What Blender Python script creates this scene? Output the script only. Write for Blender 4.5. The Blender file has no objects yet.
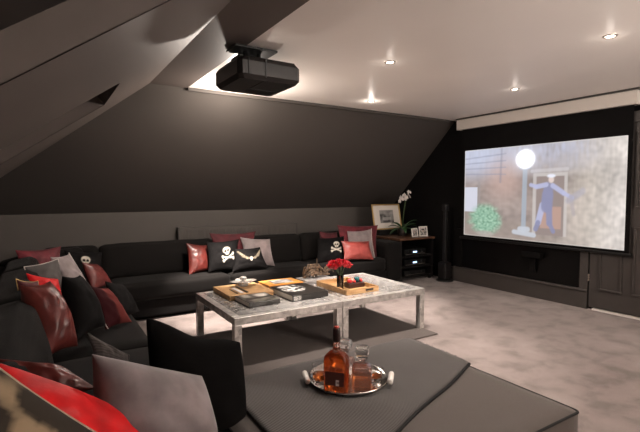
import bpy, bmesh, math, random
from mathutils import Vector, Matrix, noise
random.seed(7)
C = bpy.context.scene.collection
PI = math.pi
V = Vector

# ---------------------------------------------------------------- camera
CH = 1.35; FPX = 442.0; YAW = math.radians(32.1); PIT = math.radians(-3.1)
cF = V((math.sin(YAW)*math.cos(PIT), math.cos(YAW)*math.cos(PIT), math.sin(PIT)))
cR = V((math.cos(YAW), -math.sin(YAW), 0))
cU = cR.cross(cF)
CAM = V((0, 0, CH))
cam = bpy.data.cameras.new('camera'); camo = bpy.data.objects.new('camera', cam); C.objects.link(camo)
camo.location = CAM
camo.rotation_euler = Matrix((cR, cU, -cF)).transposed().to_euler()
cam.sensor_width = 36; cam.lens = 36*FPX/640; cam.clip_start = 0.02
bpy.context.scene.camera = camo

def hit(px, py, n, p):
    "point where the sight line through a photo pixel meets the plane (normal n, point p)"
    d = cF + cR*((px-320)/FPX) + cU*((216-py)/FPX)
    n = V(n); p = V(p)
    return CAM + d*((p-CAM).dot(n)/d.dot(n))
def atz(px, py, z): return hit(px, py, (0,0,1), (0,0,z))
def atx(px, py, x): return hit(px, py, (1,0,0), (x,0,0))
def aty(px, py, y): return hit(px, py, (0,1,0), (0,y,0))

# ---------------------------------------------------------------- materials
def new_mat(name):
    m = bpy.data.materials.new(name); m.use_nodes = True
    nt = m.node_tree; b = nt.nodes['Principled BSDF']
    return m, nt, b
def mat(name, col, rough=.6, metal=0., var=.0, vscale=8., bump=0., bscale=60., spec=.5, sheen=0., col2=None, coat=0., trans=0., ior=1.45, stretch=None, emit=0., detail=4):
    m, nt, b = new_mat(name)
    b.inputs['Base Color'].default_value = (*col, 1)
    b.inputs['Roughness'].default_value = rough; b.inputs['Metallic'].default_value = metal
    b.inputs['Specular IOR Level'].default_value = spec
    b.inputs['Sheen Weight'].default_value = sheen; b.inputs['Sheen Roughness'].default_value = .4
    b.inputs['Coat Weight'].default_value = coat; b.inputs['Coat Roughness'].default_value = .15
    b.inputs['Transmission Weight'].default_value = trans; b.inputs['IOR'].default_value = ior
    if emit:
        b.inputs['Emission Color'].default_value = (*col, 1); b.inputs['Emission Strength'].default_value = emit
    tc = nt.nodes.new('ShaderNodeTexCoord'); src = tc.outputs['Object']
    if stretch:
        mp = nt.nodes.new('ShaderNodeMapping'); mp.inputs['Scale'].default_value = stretch
        nt.links.new(src, mp.inputs['Vector']); src = mp.outputs['Vector']
    if var or col2:
        n = nt.nodes.new('ShaderNodeTexNoise'); n.inputs['Scale'].default_value = vscale; n.inputs['Detail'].default_value = detail
        nt.links.new(src, n.inputs['Vector'])
        r = nt.nodes.new('ShaderNodeValToRGB')
        c2 = col2 if col2 else tuple(c*(1+var) for c in col)
        c1 = col if col2 else tuple(c*(1-var) for c in col)
        r.color_ramp.elements[0].position = .35; r.color_ramp.elements[1].position = .65
        r.color_ramp.elements[0].color = (*c1, 1); r.color_ramp.elements[1].color = (*[min(1, c) for c in c2], 1)
        nt.links.new(n.outputs['Fac'], r.inputs['Fac']); nt.links.new(r.outputs['Color'], b.inputs['Base Color'])
    if bump:
        n2 = nt.nodes.new('ShaderNodeTexNoise'); n2.inputs['Scale'].default_value = bscale; n2.inputs['Detail'].default_value = 5
        nt.links.new(src, n2.inputs['Vector'])
        bp = nt.nodes.new('ShaderNodeBump'); bp.inputs['Strength'].default_value = bump; bp.inputs['Distance'].default_value = .01
        nt.links.new(n2.outputs['Fac'], bp.inputs['Height']); nt.links.new(bp.outputs['Normal'], b.inputs['Normal'])
    return m
def painted(name, rough=.5, emit=0., bump=0., spec=.5, sheen=0., gain=1.):
    "material whose colour is the printed / woven pattern stored on the mesh"
    m, nt, b = new_mat(name)
    a = nt.nodes.new('ShaderNodeVertexColor'); a.layer_name = 'Col'
    b.inputs['Roughness'].default_value = rough; b.inputs['Specular IOR Level'].default_value = spec
    b.inputs['Sheen Weight'].default_value = sheen
    if emit:
        b.inputs['Base Color'].default_value = (.07, .07, .07, 1)
        nt.links.new(a.outputs['Color'], b.inputs['Emission Color']); b.inputs['Emission Strength'].default_value = emit
    else:
        nt.links.new(a.outputs['Color'], b.inputs['Base Color'])
    if bump:
        tc = nt.nodes.new('ShaderNodeTexCoord')
        n2 = nt.nodes.new('ShaderNodeTexNoise'); n2.inputs['Scale'].default_value = 25; n2.inputs['Detail'].default_value = 5
        nt.links.new(tc.outputs['Object'], n2.inputs['Vector'])
        bp = nt.nodes.new('ShaderNodeBump'); bp.inputs['Strength'].default_value = bump; bp.inputs['Distance'].default_value = .01
        nt.links.new(n2.outputs['Fac'], bp.inputs['Height']); nt.links.new(bp.outputs['Normal'], b.inputs['Normal'])
    return m

M = {}
M['ceil'] = mat('ceiling_paint', (.82,.765,.72), .42, var=.015, vscale=1.5, bump=.03, bscale=30, spec=.35)
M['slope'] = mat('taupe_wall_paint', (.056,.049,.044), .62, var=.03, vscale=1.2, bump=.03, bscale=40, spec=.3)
M['leftslope'] = mat('lit_slope_paint', (.105,.087,.078), .6, var=.03, vscale=1.2, bump=.03, bscale=40, spec=.3)  # back slope paint, lightened so its stronger light sits in the colour
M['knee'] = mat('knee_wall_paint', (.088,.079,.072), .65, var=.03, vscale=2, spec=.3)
M['reveal'] = mat('reveal_paint', (.115,.093,.083), .7, var=.03)
M['black'] = mat('matt_black_paint', (.0045,.0039,.0039), .7, var=.1, spec=.12)
M['joinery'] = mat('charcoal_joinery', (.055,.048,.044), .45, var=.05, spec=.4)
M['panel'] = mat('black_panel', (.004,.0036,.0036), .3, var=.1, spec=.2)
M['sofa'] = mat('black_weave', (.0062,.0052,.0048), .9, var=.22, vscale=250, bump=.25, bscale=350, sheen=.04, spec=.2)
M['sofadark'] = mat('black_base_cloth', (.008,.007,.007), .9, var=.15, vscale=200, sheen=.05, spec=.2)
M['otto'] = mat('grey_weave', (.080,.067,.061), .85, var=.15, vscale=350, bump=.2, bscale=400, sheen=.2, spec=.2)
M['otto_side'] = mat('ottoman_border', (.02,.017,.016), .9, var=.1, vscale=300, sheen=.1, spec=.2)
M['piping'] = mat('dark_piping', (.004,.0035,.0035), .9)
M['rug'] = mat('charcoal_rug', (.095,.080,.074), .95, var=.2, vscale=150, bump=.4, bscale=260, spec=.1, sheen=.1)
M['casing'] = mat('white_casing', (.60,.55,.50), .4)
M['white'] = mat('white_paint', (.72,.68,.64), .4)
M['projector'] = mat('projector_black', (.012,.010,.009), .38, var=.1, spec=.45)
M['metalblack'] = mat('black_metal', (.012,.012,.012), .35, metal=.3)
M['chrome'] = mat('chrome', (.8,.8,.8), .12, metal=1)
M['brass'] = mat('gilt', (.55,.36,.14), .35, metal=.6)
M['crystal'] = mat('crystal_glass', (.97,.96,.95), .03, trans=.93, ior=1.5, spec=.8)
M['glass'] = mat('clear_glass', (.97,.97,.97), .02, trans=1, ior=1.45)
M['night'] = mat('night_glass', (.012,.009,.008), .35, spec=.2)
M['amber'] = mat('amber_liquor', (.90,.26,.06), .02, trans=.92, ior=1.36)
M['amberdk'] = mat('dark_amber_liquor', (.85,.17,.03), .02, trans=.85, ior=1.36)
M['cork'] = mat('black_cap', (.02,.008,.007), .3, coat=.4)
M['capred'] = mat('red_cap', (.35,.03,.015), .3, coat=.4)
M['wood'] = mat('honey_wood', (.36,.20,.085), .45, col2=(.50,.31,.15), vscale=5, stretch=(1,8,8), spec=.4)
M['darkwood'] = mat('walnut_top', (.11,.052,.03), .3, col2=(.06,.028,.016), vscale=4, stretch=(1,9,9), spec=.5)
M['blackwood'] = mat('black_cabinet', (.0075,.0065,.0065), .4, var=.1)
M['paper'] = mat('page_edges', (.62,.58,.52), .8, var=.08, vscale=4, stretch=(1,1,120))
M['bookblack'] = mat('black_cover', (.016,.014,.013), .35, spec=.5)
M['orangecover'] = mat('orange_cover', (.78,.30,.05), .4)
M['flower'] = mat('red_petals', (.42,.006,.018), .6, var=.35, vscale=60, sheen=.2)
M['leaf'] = mat('dark_leaf', (.025,.07,.022), .35, var=.3, vscale=14)
M['orchid'] = mat('white_petal', (.62,.56,.52), .55, var=.06)
M['stem'] = mat('green_stem', (.05,.085,.03), .5)
M['pot'] = mat('dark_pot', (.02,.014,.013), .3)
M['teal'] = mat('teal_ball', (.005,.07,.08), .2, coat=.6)
M['redball'] = mat('red_ball', (.50,.03,.03), .3, coat=.5)
M['pinkball'] = mat('pink_ball', (.75,.22,.16), .35, coat=.4)
M['lacquer'] = mat('dark_bowl', (.035,.012,.010), .3, coat=.3)
M['silverbook'] = mat('silver_grey_cover', (.42,.40,.40), .4, var=.15, vscale=10)
M['driftwood'] = mat('driftwood', (.035,.022,.015), .7, col2=(.20,.13,.08), vscale=30, bump=.4, bscale=50)
M['led'] = mat('blue_led', (.45,.65,1.0), .4, emit=1.6)
M['lamp'] = mat('halogen_lamp', (1.0,.86,.70), .4, emit=22)
M['bezel'] = mat('steel_bezel', (.55,.48,.42), .3, metal=.8)
M['maroonv'] = mat('maroon_velvet', (.065,.004,.008), .75, var=.35, vscale=9, sheen=.25, bump=.15, bscale=18)
M['redleather'] = mat('red_leather', (.115,.020,.016), .36, var=.25, vscale=14, bump=.35, bscale=22, spec=.6)
M['coral'] = mat('coral_leather', (.27,.048,.040), .33, var=.12, vscale=12, bump=.2, bscale=18, spec=.6)
M['salmon'] = mat('faded_red_leather', (.13,.026,.023), .4, var=.2, vscale=14, bump=.25, bscale=20)
M['satin'] = mat('scarlet_satin', (.60,.010,.012), .55, var=.3, vscale=7, bump=.7, bscale=9, sheen=.1, spec=.2)
M['greyv'] = mat('grey_mauve_velvet', (.26,.215,.215), .75, var=.18, vscale=10, sheen=.35, bump=.15, bscale=14)
M['greynear'] = mat('large_grey_velvet', (.20,.165,.168), .75, var=.22, vscale=10, sheen=.5, bump=.2, bscale=12)
M['greyd'] = mat('dark_grey_velvet', (.075,.066,.064), .8, var=.2, vscale=10, sheen=.1)
M['blackp'] = mat('black_cushion_cloth', (.0045,.0038,.0040), .85, var=.15, vscale=60, spec=.2)
M['blackv'] = mat('black_velvet', (.0035,.003,.003), .95, spec=.1)
M['fringe'] = mat('pale_fringe', (.55,.50,.46), .8)
M['taupe'] = mat('taupe_piping', (.36,.24,.18), .6)
M['softv'] = painted('printed_cushion', .85, bump=.1, sheen=.0, spec=.15)
M['crimsonv'] = mat('crimson_velvet', (.12,.009,.016), .7, var=.35, vscale=9, sheen=.2, bump=.15, bscale=18)
M['print'] = painted('printed_cover', .3)
M['screenimg'] = painted('projected_picture', .8, emit=1.0, spec=.1)

# silver-leaf table metal
def table_mat(name, rough, c1, c2, sc):
    m, nt, b = new_mat(name)
    tc = nt.nodes.new('ShaderNodeTexCoord')
    vo = nt.nodes.new('ShaderNodeTexVoronoi'); vo.inputs['Scale'].default_value = sc; vo.distance = 'CHEBYCHEV'
    n = nt.nodes.new('ShaderNodeTexNoise'); n.inputs['Scale'].default_value = 26; n.inputs['Detail'].default_value = 6
    nt.links.new(tc.outputs['Object'], vo.inputs['Vector']); nt.links.new(tc.outputs['Object'], n.inputs['Vector'])
    mx = nt.nodes.new('ShaderNodeMath'); mx.operation = 'MULTIPLY_ADD'; mx.inputs[1].default_value = .28
    sp = nt.nodes.new('ShaderNodeSeparateColor')
    nt.links.new(vo.outputs['Color'], sp.inputs['Color']); nt.links.new(sp.outputs['Red'], mx.inputs[0])
    m2 = nt.nodes.new('ShaderNodeMath'); m2.operation = 'MULTIPLY'; m2.inputs[1].default_value = .7
    nt.links.new(n.outputs['Fac'], m2.inputs[0]); nt.links.new(m2.outputs[0], mx.inputs[2])
    r = nt.nodes.new('ShaderNodeValToRGB'); r.color_ramp.elements[0].position = .22; r.color_ramp.elements[1].position = .72
    r.color_ramp.elements[0].color = (*c1, 1); r.color_ramp.elements[1].color = (*c2, 1)
    nt.links.new(mx.outputs[0], r.inputs['Fac']); nt.links.new(r.outputs['Color'], b.inputs['Base Color'])
    b.inputs['Metallic'].default_value = .55; b.inputs['Roughness'].default_value = rough
    return m
M['leafmetal'] = table_mat('silver_leaf_metal', .32, (.30,.285,.27), (.70,.67,.64), 14)
M['leaftop'] = table_mat('silver_leaf_top', .16, (.28,.27,.26), (.68,.66,.64), 9)

# carpet: pale pile with darker trodden blotches
def carpet():
    m, nt, b = new_mat('beige_carpet')
    tc = nt.nodes.new('ShaderNodeTexCoord')
    n = nt.nodes.new('ShaderNodeTexNoise'); n.inputs['Scale'].default_value = 4.2; n.inputs['Detail'].default_value = 8; n.inputs['Roughness'].default_value = .6; n.inputs['Distortion'].default_value = .25
    f = nt.nodes.new('ShaderNodeTexNoise'); f.inputs['Scale'].default_value = 320; f.inputs['Detail'].default_value = 3
    for q in (n, f): nt.links.new(tc.outputs['Object'], q.inputs['Vector'])
    r = nt.nodes.new('ShaderNodeValToRGB')
    e = r.color_ramp.elements; e[0].position = .36; e[0].color = (.175,.142,.132,1); e[1].position = .50; e[1].color = (.25,.205,.192,1)
    e2 = e.new(.72); e2.color = (.29,.243,.229,1)
    nt.links.new(n.outputs['Fac'], r.inputs['Fac'])
    mx = nt.nodes.new('ShaderNodeMixRGB'); mx.blend_type = 'MULTIPLY'; mx.inputs['Fac'].default_value = .35
    nt.links.new(r.outputs['Color'], mx.inputs['Color1']); nt.links.new(f.outputs['Fac'], mx.inputs['Color2'])
    nt.links.new(mx.outputs['Color'], b.inputs['Base Color'])
    b.inputs['Roughness'].default_value = .95; b.inputs['Specular IOR Level'].default_value = .1; b.inputs['Sheen Weight'].default_value = .15
    bp = nt.nodes.new('ShaderNodeBump'); bp.inputs['Strength'].default_value = .5; bp.inputs['Distance'].default_value = .01
    nt.links.new(f.outputs['Fac'], bp.inputs['Height']); nt.links.new(bp.outputs['Normal'], b.inputs['Normal'])
    return m
M['carpet'] = carpet()
def throw_mat():
    m, nt, b = new_mat('ribbed_throw')
    tc = nt.nodes.new('ShaderNodeTexCoord')
    mp = nt.nodes.new('ShaderNodeMapping'); mp.inputs['Rotation'].default_value = (0, 0, math.radians(-22))
    w = nt.nodes.new('ShaderNodeTexWave'); w.inputs['Scale'].default_value = 34; w.inputs['Distortion'].default_value = .6; w.inputs['Detail'].default_value = 2
    nt.links.new(tc.outputs['Object'], mp.inputs['Vector']); nt.links.new(mp.outputs['Vector'], w.inputs['Vector'])
    r = nt.nodes.new('ShaderNodeValToRGB'); r.color_ramp.elements[0].color = (.048,.042,.040,1); r.color_ramp.elements[1].color = (.068,.060,.057,1)
    nt.links.new(w.outputs['Fac'], r.inputs['Fac']); nt.links.new(r.outputs['Color'], b.inputs['Base Color'])
    b.inputs['Roughness'].default_value = .9; b.inputs['Sheen Weight'].default_value = .2; b.inputs['Specular IOR Level'].default_value = .2
    bp = nt.nodes.new('ShaderNodeBump'); bp.inputs['Strength'].default_value = .3; bp.inputs['Distance'].default_value = .01
    nt.links.new(w.outputs['Fac'], bp.inputs['Height']); nt.links.new(bp.outputs['Normal'], b.inputs['Normal'])
    return m
M['throw'] = throw_mat()

# ---------------------------------------------------------------- geometry helpers
def obj(name, bm, m, parent=None, smooth=False, loc=(0,0,0), recalc=True):
    if recalc: bmesh.ops.recalc_face_normals(bm, faces=bm.faces[:])
    me = bpy.data.meshes.new(name); bm.to_mesh(me); bm.free()
    for mm in (m if isinstance(m, (list, tuple)) else [m]): me.materials.append(M[mm] if isinstance(mm, str) else mm)
    if smooth:
        for p in me.polygons: p.use_smooth = True
    o = bpy.data.objects.new(name, me); C.objects.link(o); o.location = loc
    if parent: o.parent = parent
    return o
def tag(o, label=None, cat=None, group=None, kind=None):
    if label: o['label'] = label
    if cat: o['category'] = cat
    if group: o['group'] = group
    if kind: o['kind'] = kind
    return o
def thing(name, label, cat, loc=(0,0,0), rz=0, group=None):
    o = bpy.data.objects.new(name, None); C.objects.link(o); o.location = loc; o.rotation_euler = (0,0,rz)
    o.empty_display_size = .05
    return tag(o, label, cat, group)
def bm_new(): return bmesh.new()
def add_box(bm, x0, x1, y0, y1, z0, z1, bev=0., seg=2, mi=0, mtx=None):
    r = bmesh.ops.create_cube(bm, size=1); vs = r['verts']
    for v in vs: v.co = V((x0+(v.co.x+.5)*(x1-x0), y0+(v.co.y+.5)*(y1-y0), z0+(v.co.z+.5)*(z1-z0)))
    if mi:
        for f in {f for v in vs for f in v.link_faces}: f.material_index = mi
    if bev:
        es = list({e for v in vs for e in v.link_edges})
        rr = bmesh.ops.bevel(bm, geom=es, offset=bev, segments=seg, affect='EDGES', profile=.5)
        vs = list({v for f in rr['faces'] for v in f.verts} | {v for v in vs if v.is_valid})
    if mtx:
        for v in vs: v.co = mtx @ v.co
    return vs
def box(name, x0, x1, y0, y1, z0, z1, m, parent=None, bev=0., seg=2, loc=(0,0,0)):
    bm = bm_new(); add_box(bm, x0, x1, y0, y1, z0, z1, bev, seg); return obj(name, bm, m, parent, loc=loc)
def add_tube(bm, pts, r, n=8, cap=True):
    pts = [V(p) for p in pts]; rr = r if isinstance(r, (list, tuple)) else [r]*len(pts)
    rings = []; up = None
    for i, p in enumerate(pts):
        t = (pts[min(i+1, len(pts)-1)] - pts[max(i-1, 0)]).normalized()
        if up is None: up = t.orthogonal().normalized()
        up = (up - t*up.dot(t)).normalized(); s = t.cross(up)
        rings.append([bm.verts.new(p + (up*math.cos(2*PI*k/n) + s*math.sin(2*PI*k/n))*rr[i]) for k in range(n)])
    for a, b in zip(rings, rings[1:]):
        for k in range(n): bm.faces.new((a[k], a[(k+1)%n], b[(k+1)%n], b[k]))
    if cap: bm.faces.new(rings[0][::-1]); bm.faces.new(rings[-1])
def add_lathe(bm, prof, n=24, c=(0,0,0)):
    rings = []
    for r, z in prof:
        if r < 1e-5: rings.append([bm.verts.new((c[0], c[1], c[2]+z))])
        else: rings.append([bm.verts.new((c[0]+r*math.cos(2*PI*k/n), c[1]+r*math.sin(2*PI*k/n), c[2]+z)) for k in range(n)])
    for a, b in zip(rings, rings[1:]):
        for k in range(n):
            q = [a[k%len(a)], a[(k+1)%n % len(a)], b[(k+1)%n % len(b)], b[k%len(b)]]
            u = []
            for x in q:
                if x not in u: u.append(x)
            if len(u) >= 3:
                try: bm.faces.new(u)
                except ValueError: pass
def add_poly(bm, pts, mi=0):
    f = bm.faces.new([bm.verts.new(p) for p in pts]); f.material_index = mi; return f
def slab(name, pts, nrm, th, m, parent=None):
    "flat outline thickened away along nrm"
    bm = bm_new(); nrm = V(nrm)*th
    a = [bm.verts.new(V(p)) for p in pts]; b = [bm.verts.new(V(p)+nrm) for p in pts]
    bm.faces.new(a); bm.faces.new(b[::-1])
    for i in range(len(a)): bm.faces.new((a[i], a[(i+1)%len(a)], b[(i+1)%len(a)], b[i]))
    return obj(name, bm, m, parent)
def softbox_bm(hx, hy, hz, r, puff=(0,0,0), n=16, wr=0., mtx=None, seed=0):
    "rounded cushion block; puff swells each pair of faces"
    bm = bm_new(); h = V((hx, hy, hz)); r = min(r, hx*.98, hy*.98, hz*.98)
    ts = [math.sin((i/n-.5)*PI)*.5*.45 + (i/n-.5)*2*.775 for i in range(n+1)]
    ts = [max(-1, min(1, t)) for t in ts]
    cache = {}
    def vert(p):
        k = tuple(round(c, 5) for c in p)
        if k in cache: return cache[k]
        q0 = V((p[0]*h[0], p[1]*h[1], p[2]*h[2]))
        q = V([max(-(h[i]-r), min(h[i]-r, q0[i])) for i in range(3)])
        d = q0-q
        pos = q + (d.normalized()*r if d.length > 1e-9 else V((0,0,0)))
        for i in range(3):
            j, l = (i+1)%3, (i+2)%3
            if abs(p[i]) > .5: pos[i] += math.copysign(puff[i]*max(0, 1-p[j]**2)**.6*max(0, 1-p[l]**2)**.6, p[i])*min(1, abs(p[i]))
        if wr: pos += V((noise.noise(pos*7+V((seed,0,0))), noise.noise(pos*7+V((0,seed,9))), noise.noise(pos*7+V((5,seed,0)))))*wr
        if mtx: pos = mtx @ pos
        v = bm.verts.new(pos); cache[k] = v; return v
    for ax in range(3):
        for s in (-1, 1):
            for i in range(n):
                for j in range(n):
                    q = []
                    for (a, b) in ((i,j),(i+1,j),(i+1,j+1),(i,j+1)):
                        p = [0,0,0]; p[ax] = s; p[(ax+1)%3] = ts[a]; p[(ax+2)%3] = ts[b]
                        q.append(vert(p))
                    bm.faces.new(q)
    return bm
def cushion(name, x0, x1, y0, y1, z0, z1, m, parent, r=.05, puff=(0,0,0), wr=.0, rot=None, n=16, seed=0):
    c = V(((x0+x1)/2, (y0+y1)/2, (z0+z1)/2))
    mt = Matrix.Translation(c) @ (rot.to_4x4() if rot else Matrix.Identity(4))
    bm = softbox_bm((x1-x0)/2, (y1-y0)/2, (z1-z0)/2, r, puff, n, wr, mt, seed)
    return obj(name, bm, m, parent, smooth=True)
def paint_grid(bm, nx, ny, fn, pos, lay=None):
    "grid of quads with per-corner colours; fn(u,v)->rgb, pos(u,v)->point, u v in 0..1"
    lay = lay or bm.loops.layers.float_color.new('Col')
    vs = [[bm.verts.new(pos(i/nx, j/ny)) for i in range(nx+1)] for j in range(ny+1)]
    cs = [[(*fn(i/nx, j/ny), 1) for i in range(nx+1)] for j in range(ny+1)]
    for j in range(ny):
        for i in range(nx):
            ids = ((i,j),(i+1,j),(i+1,j+1),(i,j+1))
            f = bm.faces.new([vs[b][a] for a, b in ids])
            for lp, (a, b) in zip(f.loops, ids): lp[lay] = cs[b][a]
    return lay
def sm(a, b, x):
    t = max(0., min(1., (x-a)/(b-a))); return t*t*(3-2*t)
def mix(a, b, t): return tuple(a[i]+(b[i]-a[i])*t for i in range(3))
def disc(u, v, cx, cy, rx, ry, soft=.1):
    d = math.hypot((u-cx)/rx, (v-cy)/ry); return 1-sm(1-soft, 1+soft, d)
def seg(u, v, ax, ay, bx, by, w, soft=.3, asp=1.):
    px, py, dx, dy = u-ax, (v-ay)*asp, bx-ax, (by-ay)*asp
    t = max(0, min(1, (px*dx+py*dy)/(dx*dx+dy*dy+1e-12)))
    d = math.hypot(px-t*dx, py-t*dy); return 1-sm(w*(1-soft), w*(1+soft), d)

# ---------------------------------------------------------------- the room
XW = 5.349; YK = 6.07; ZC = 2.428; YC = 4.655; ZK = 1.093
XL = -.925; YF = -1.9
LS = .72
def zl(x): return 2.425 - LS*(.93-x)
S = lambda o: tag(o, kind='structure')
S(box('floor', XL-.1, XW+.1, YF-.1, YK+.1, -.06, 0, 'carpet'))
S(box('ceiling', 1.3, XW+.1, YF-.1, YC, ZC, ZC+.08, 'ceil'))
S(box('ceiling', .93, 1.3, YF-.1, YC, ZC-.004, ZC+.076, 'leftslope'))
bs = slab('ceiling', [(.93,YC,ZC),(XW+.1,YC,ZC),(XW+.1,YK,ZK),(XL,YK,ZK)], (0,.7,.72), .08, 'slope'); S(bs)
# left slope with two skylight openings
o1 = (.05, 1.72); x1a, x1b = -.55, .447          # near opening
o2 = (3.31, 4.23); x2a, x2b = -.55, .472        # far opening
def LP(x, y): return V((x, y, zl(x)))
bm = bm_new()
xs = sorted({XL, x1a, x1b, x2b, .93})
ys = sorted({YF-.1, o1[0], o1[1], o2[0], o2[1], YC})
nrm = V((-LS, 0, 1)).normalized()*.004
def quad_slab(bm, a, b, c, d):
    lo = [bm.verts.new(p) for p in (a,b,c,d)]; hi = [bm.verts.new(V(p)+nrm) for p in (a,b,c,d)]
    bm.faces.new(lo); bm.faces.new(hi[::-1])
    for i in range(4): bm.faces.new((lo[i], lo[(i+1)%4], hi[(i+1)%4], hi[i]))
for i in range(len(xs)-1):
    for j in range(len(ys)-1):
        xm, ym = (xs[i]+xs[i+1])/2, (ys[j]+ys[j+1])/2
        if (o1[0]<ym<o1[1] and x1a<xm<x1b) or (o2[0]<ym<o2[1] and x2a<xm<x2b): continue
        quad_slab(bm, LP(xs[i],ys[j]), LP(xs[i+1],ys[j]), LP(xs[i+1],ys[j+1]), LP(xs[i],ys[j+1]))
# piece between the far opening and the hip with the back slope
bm.faces.new([bm.verts.new(p) for p in (LP(.93,YC), LP(XL,YC), V((XL,YK,ZK)))])
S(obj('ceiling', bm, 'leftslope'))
def skylight(name, oy, xa, xb, dep):
    up = V((-LS, 0, 1)).normalized()*dep
    t = bm_new()
    A, B, Cc, D = LP(xa,oy[0]), LP(xb,oy[0]), LP(xb,oy[1]), LP(xa,oy[1])
    for p, q in ((A,B),(B,Cc),(Cc,D),(D,A)):
        add_poly(t, [p, q, q+up, p+up])
    fr = obj(name, t, 'reveal', recalc=False); S(fr)
    t = bm_new()
    add_poly(t, [A+up, B+up, Cc+up, D+up]); 
    g = obj('pane', t, 'night', fr)
    return fr
skylight('window_1', o1, x1a, x1b, .135)
skylight('window_2', o2, x2a, x2b, .11)
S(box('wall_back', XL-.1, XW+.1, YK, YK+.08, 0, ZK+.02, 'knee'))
S(box('wall_left', XL-.1, XL, YF-.1, YK+.1, 0, zl(XL)+.05, 'knee'))
S(box('wall_front', XL-.1, XW+.1, YF-.1, YF, 0, 2.5, 'white'))
S(slab('wall_right', [(XW,YF,0),(XW,YK,0),(XW,YK,ZK+.02),(XW,YC,ZC+.01),(XW,YF,ZC+.01)], (1,0,0), .1, 'black'))
S(box('trim_1', 1.3, 5.2, YC-.03, YC+.005, ZC-.035, ZC-.001, 'slope', bev=.006))
S(box('baseboard_back', XL, 4.4, YK-.02, YK-.001, 0, .14, 'joinery', bev=.004))

dyb = atx(588, 270, XW-.045).y
# joinery below the screen: plinth and framed panel
bb = box('baseboard_right', XW-.055, XW-.001, dyb, 4.9, 0, .205, 'joinery'); S(bb)
box('moulding', XW-.068, XW-.001, dyb, 4.6, .195, .222, 'joinery', bb, bev=.008)
tr = box('trim_2', XW-.05, XW-.001, dyb, dyb+.09, .205, .80, 'joinery'); S(tr)
tr = box('trim_3', XW-.05, XW-.001, 4.46, 4.56, .222, .80, 'black'); S(tr)
tr = box('trim_4', XW-.012, XW-.001, dyb+.09, 4.46, .222, .80, 'panel'); S(tr)
# door on the right
dy = lambda px: atx(px, 270, XW-.045).y
dr = box('door_1', XW-.045, XW-.001, .98, dy(589.5), .03, 2.08, 'joinery'); S(dr)
def door_panel(y0, y1, z0, z1):
    bm = bm_new(); X = XW-.045
    w = .022
    for a in ((y0,y1,z0,z0+w),(y0,y1,z1-w,z1),(y0,y0+w,z0+w,z1-w),(y1-w,y1,z0+w,z1-w)):
        add_box(bm, X-.018, X, a[0], a[1], a[2], a[3], .005, 2)
    obj('panel_moulding', bm, 'joinery', dr)
    box('panel', X-.003, X, y0+w, y1-w, z0+w, z1-w, 'joinery', dr)
PA = (dy(622.5), dy(599.5)); PB = (dy(633)-.24, dy(633))
door_panel(*PA, .24, .98); door_panel(*PA, 1.18, 1.98)
door_panel(*PB, .24, .98); door_panel(*PB, 1.18, 1.98)
for y0, y1 in ((1.5,1.74),(1.12,1.36)):
    door_panel(y0, y1, .24, .98); door_panel(y0, y1, 1.18, 1.98)
bm = bm_new(); 
for k in range(3): add_box(bm, XW-.062, XW-.044, dy(589.5)-.004, dy(589.5)+.010, .33+k*.028, .354+k*.028, .003, 1)
obj('hinge', bm, 'bezel', dr)
S(box('trim_5', XW-.06, XW-.001, .9, dyb, 2.08, 2.20, 'joinery', bev=.008))
S(box('door_light_strip', XW-.058, XW-.001, .98, dyb-.06, 0.001, .022, 'white'))  # white strip added for the light showing under the door

# ---------------------------------------------------------------- projection screen
XS = 5.27
ps = thing('projection_screen', 'large drop-down projection screen showing a hazy street picture on the black wall', 'projection screen', (XS, 3.4, 0))
def sp(o): o.location = (-XS, -3.4, 0); return o
a0 = atx(456.5,127,5.22); a1 = atx(637,103.4,5.22)
sp(box('casing', 5.22, 5.34, a1.y, a0.y, min(a1.z,2.30)-.0, ZC-.022, 'casing', ps, bev=.004))
sp(box('casing_lid', 5.21, 5.345, a1.y-.015, a0.y, ZC-.022, ZC-.002, 'joinery', ps))
TL, TR, BR, BL = [atx(x, y, XS) for x, y in ((465,151),(627.8,135.3),(624.8,250.6),(464.3,234.6))]
sy0, sy1 = (TR.y+BR.y)/2, (TL.y+BL.y)/2; sz0, sz1 = (BL.z+BR.z)/2, (TL.z+TR.z)/2
sp(box('border_fabric', XS, XS+.003, sy0-.045, sy1+.06, sz0-.035, 2.31, 'black', ps))
sp(box('bottom_bar', XS-.012, XS+.018, sy0-.075, sy1+.08, sz0-.06, sz0-.028, 'metalblack', ps, bev=.006))
ASP = (sy1-sy0)/(sz1-sz0)
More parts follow.
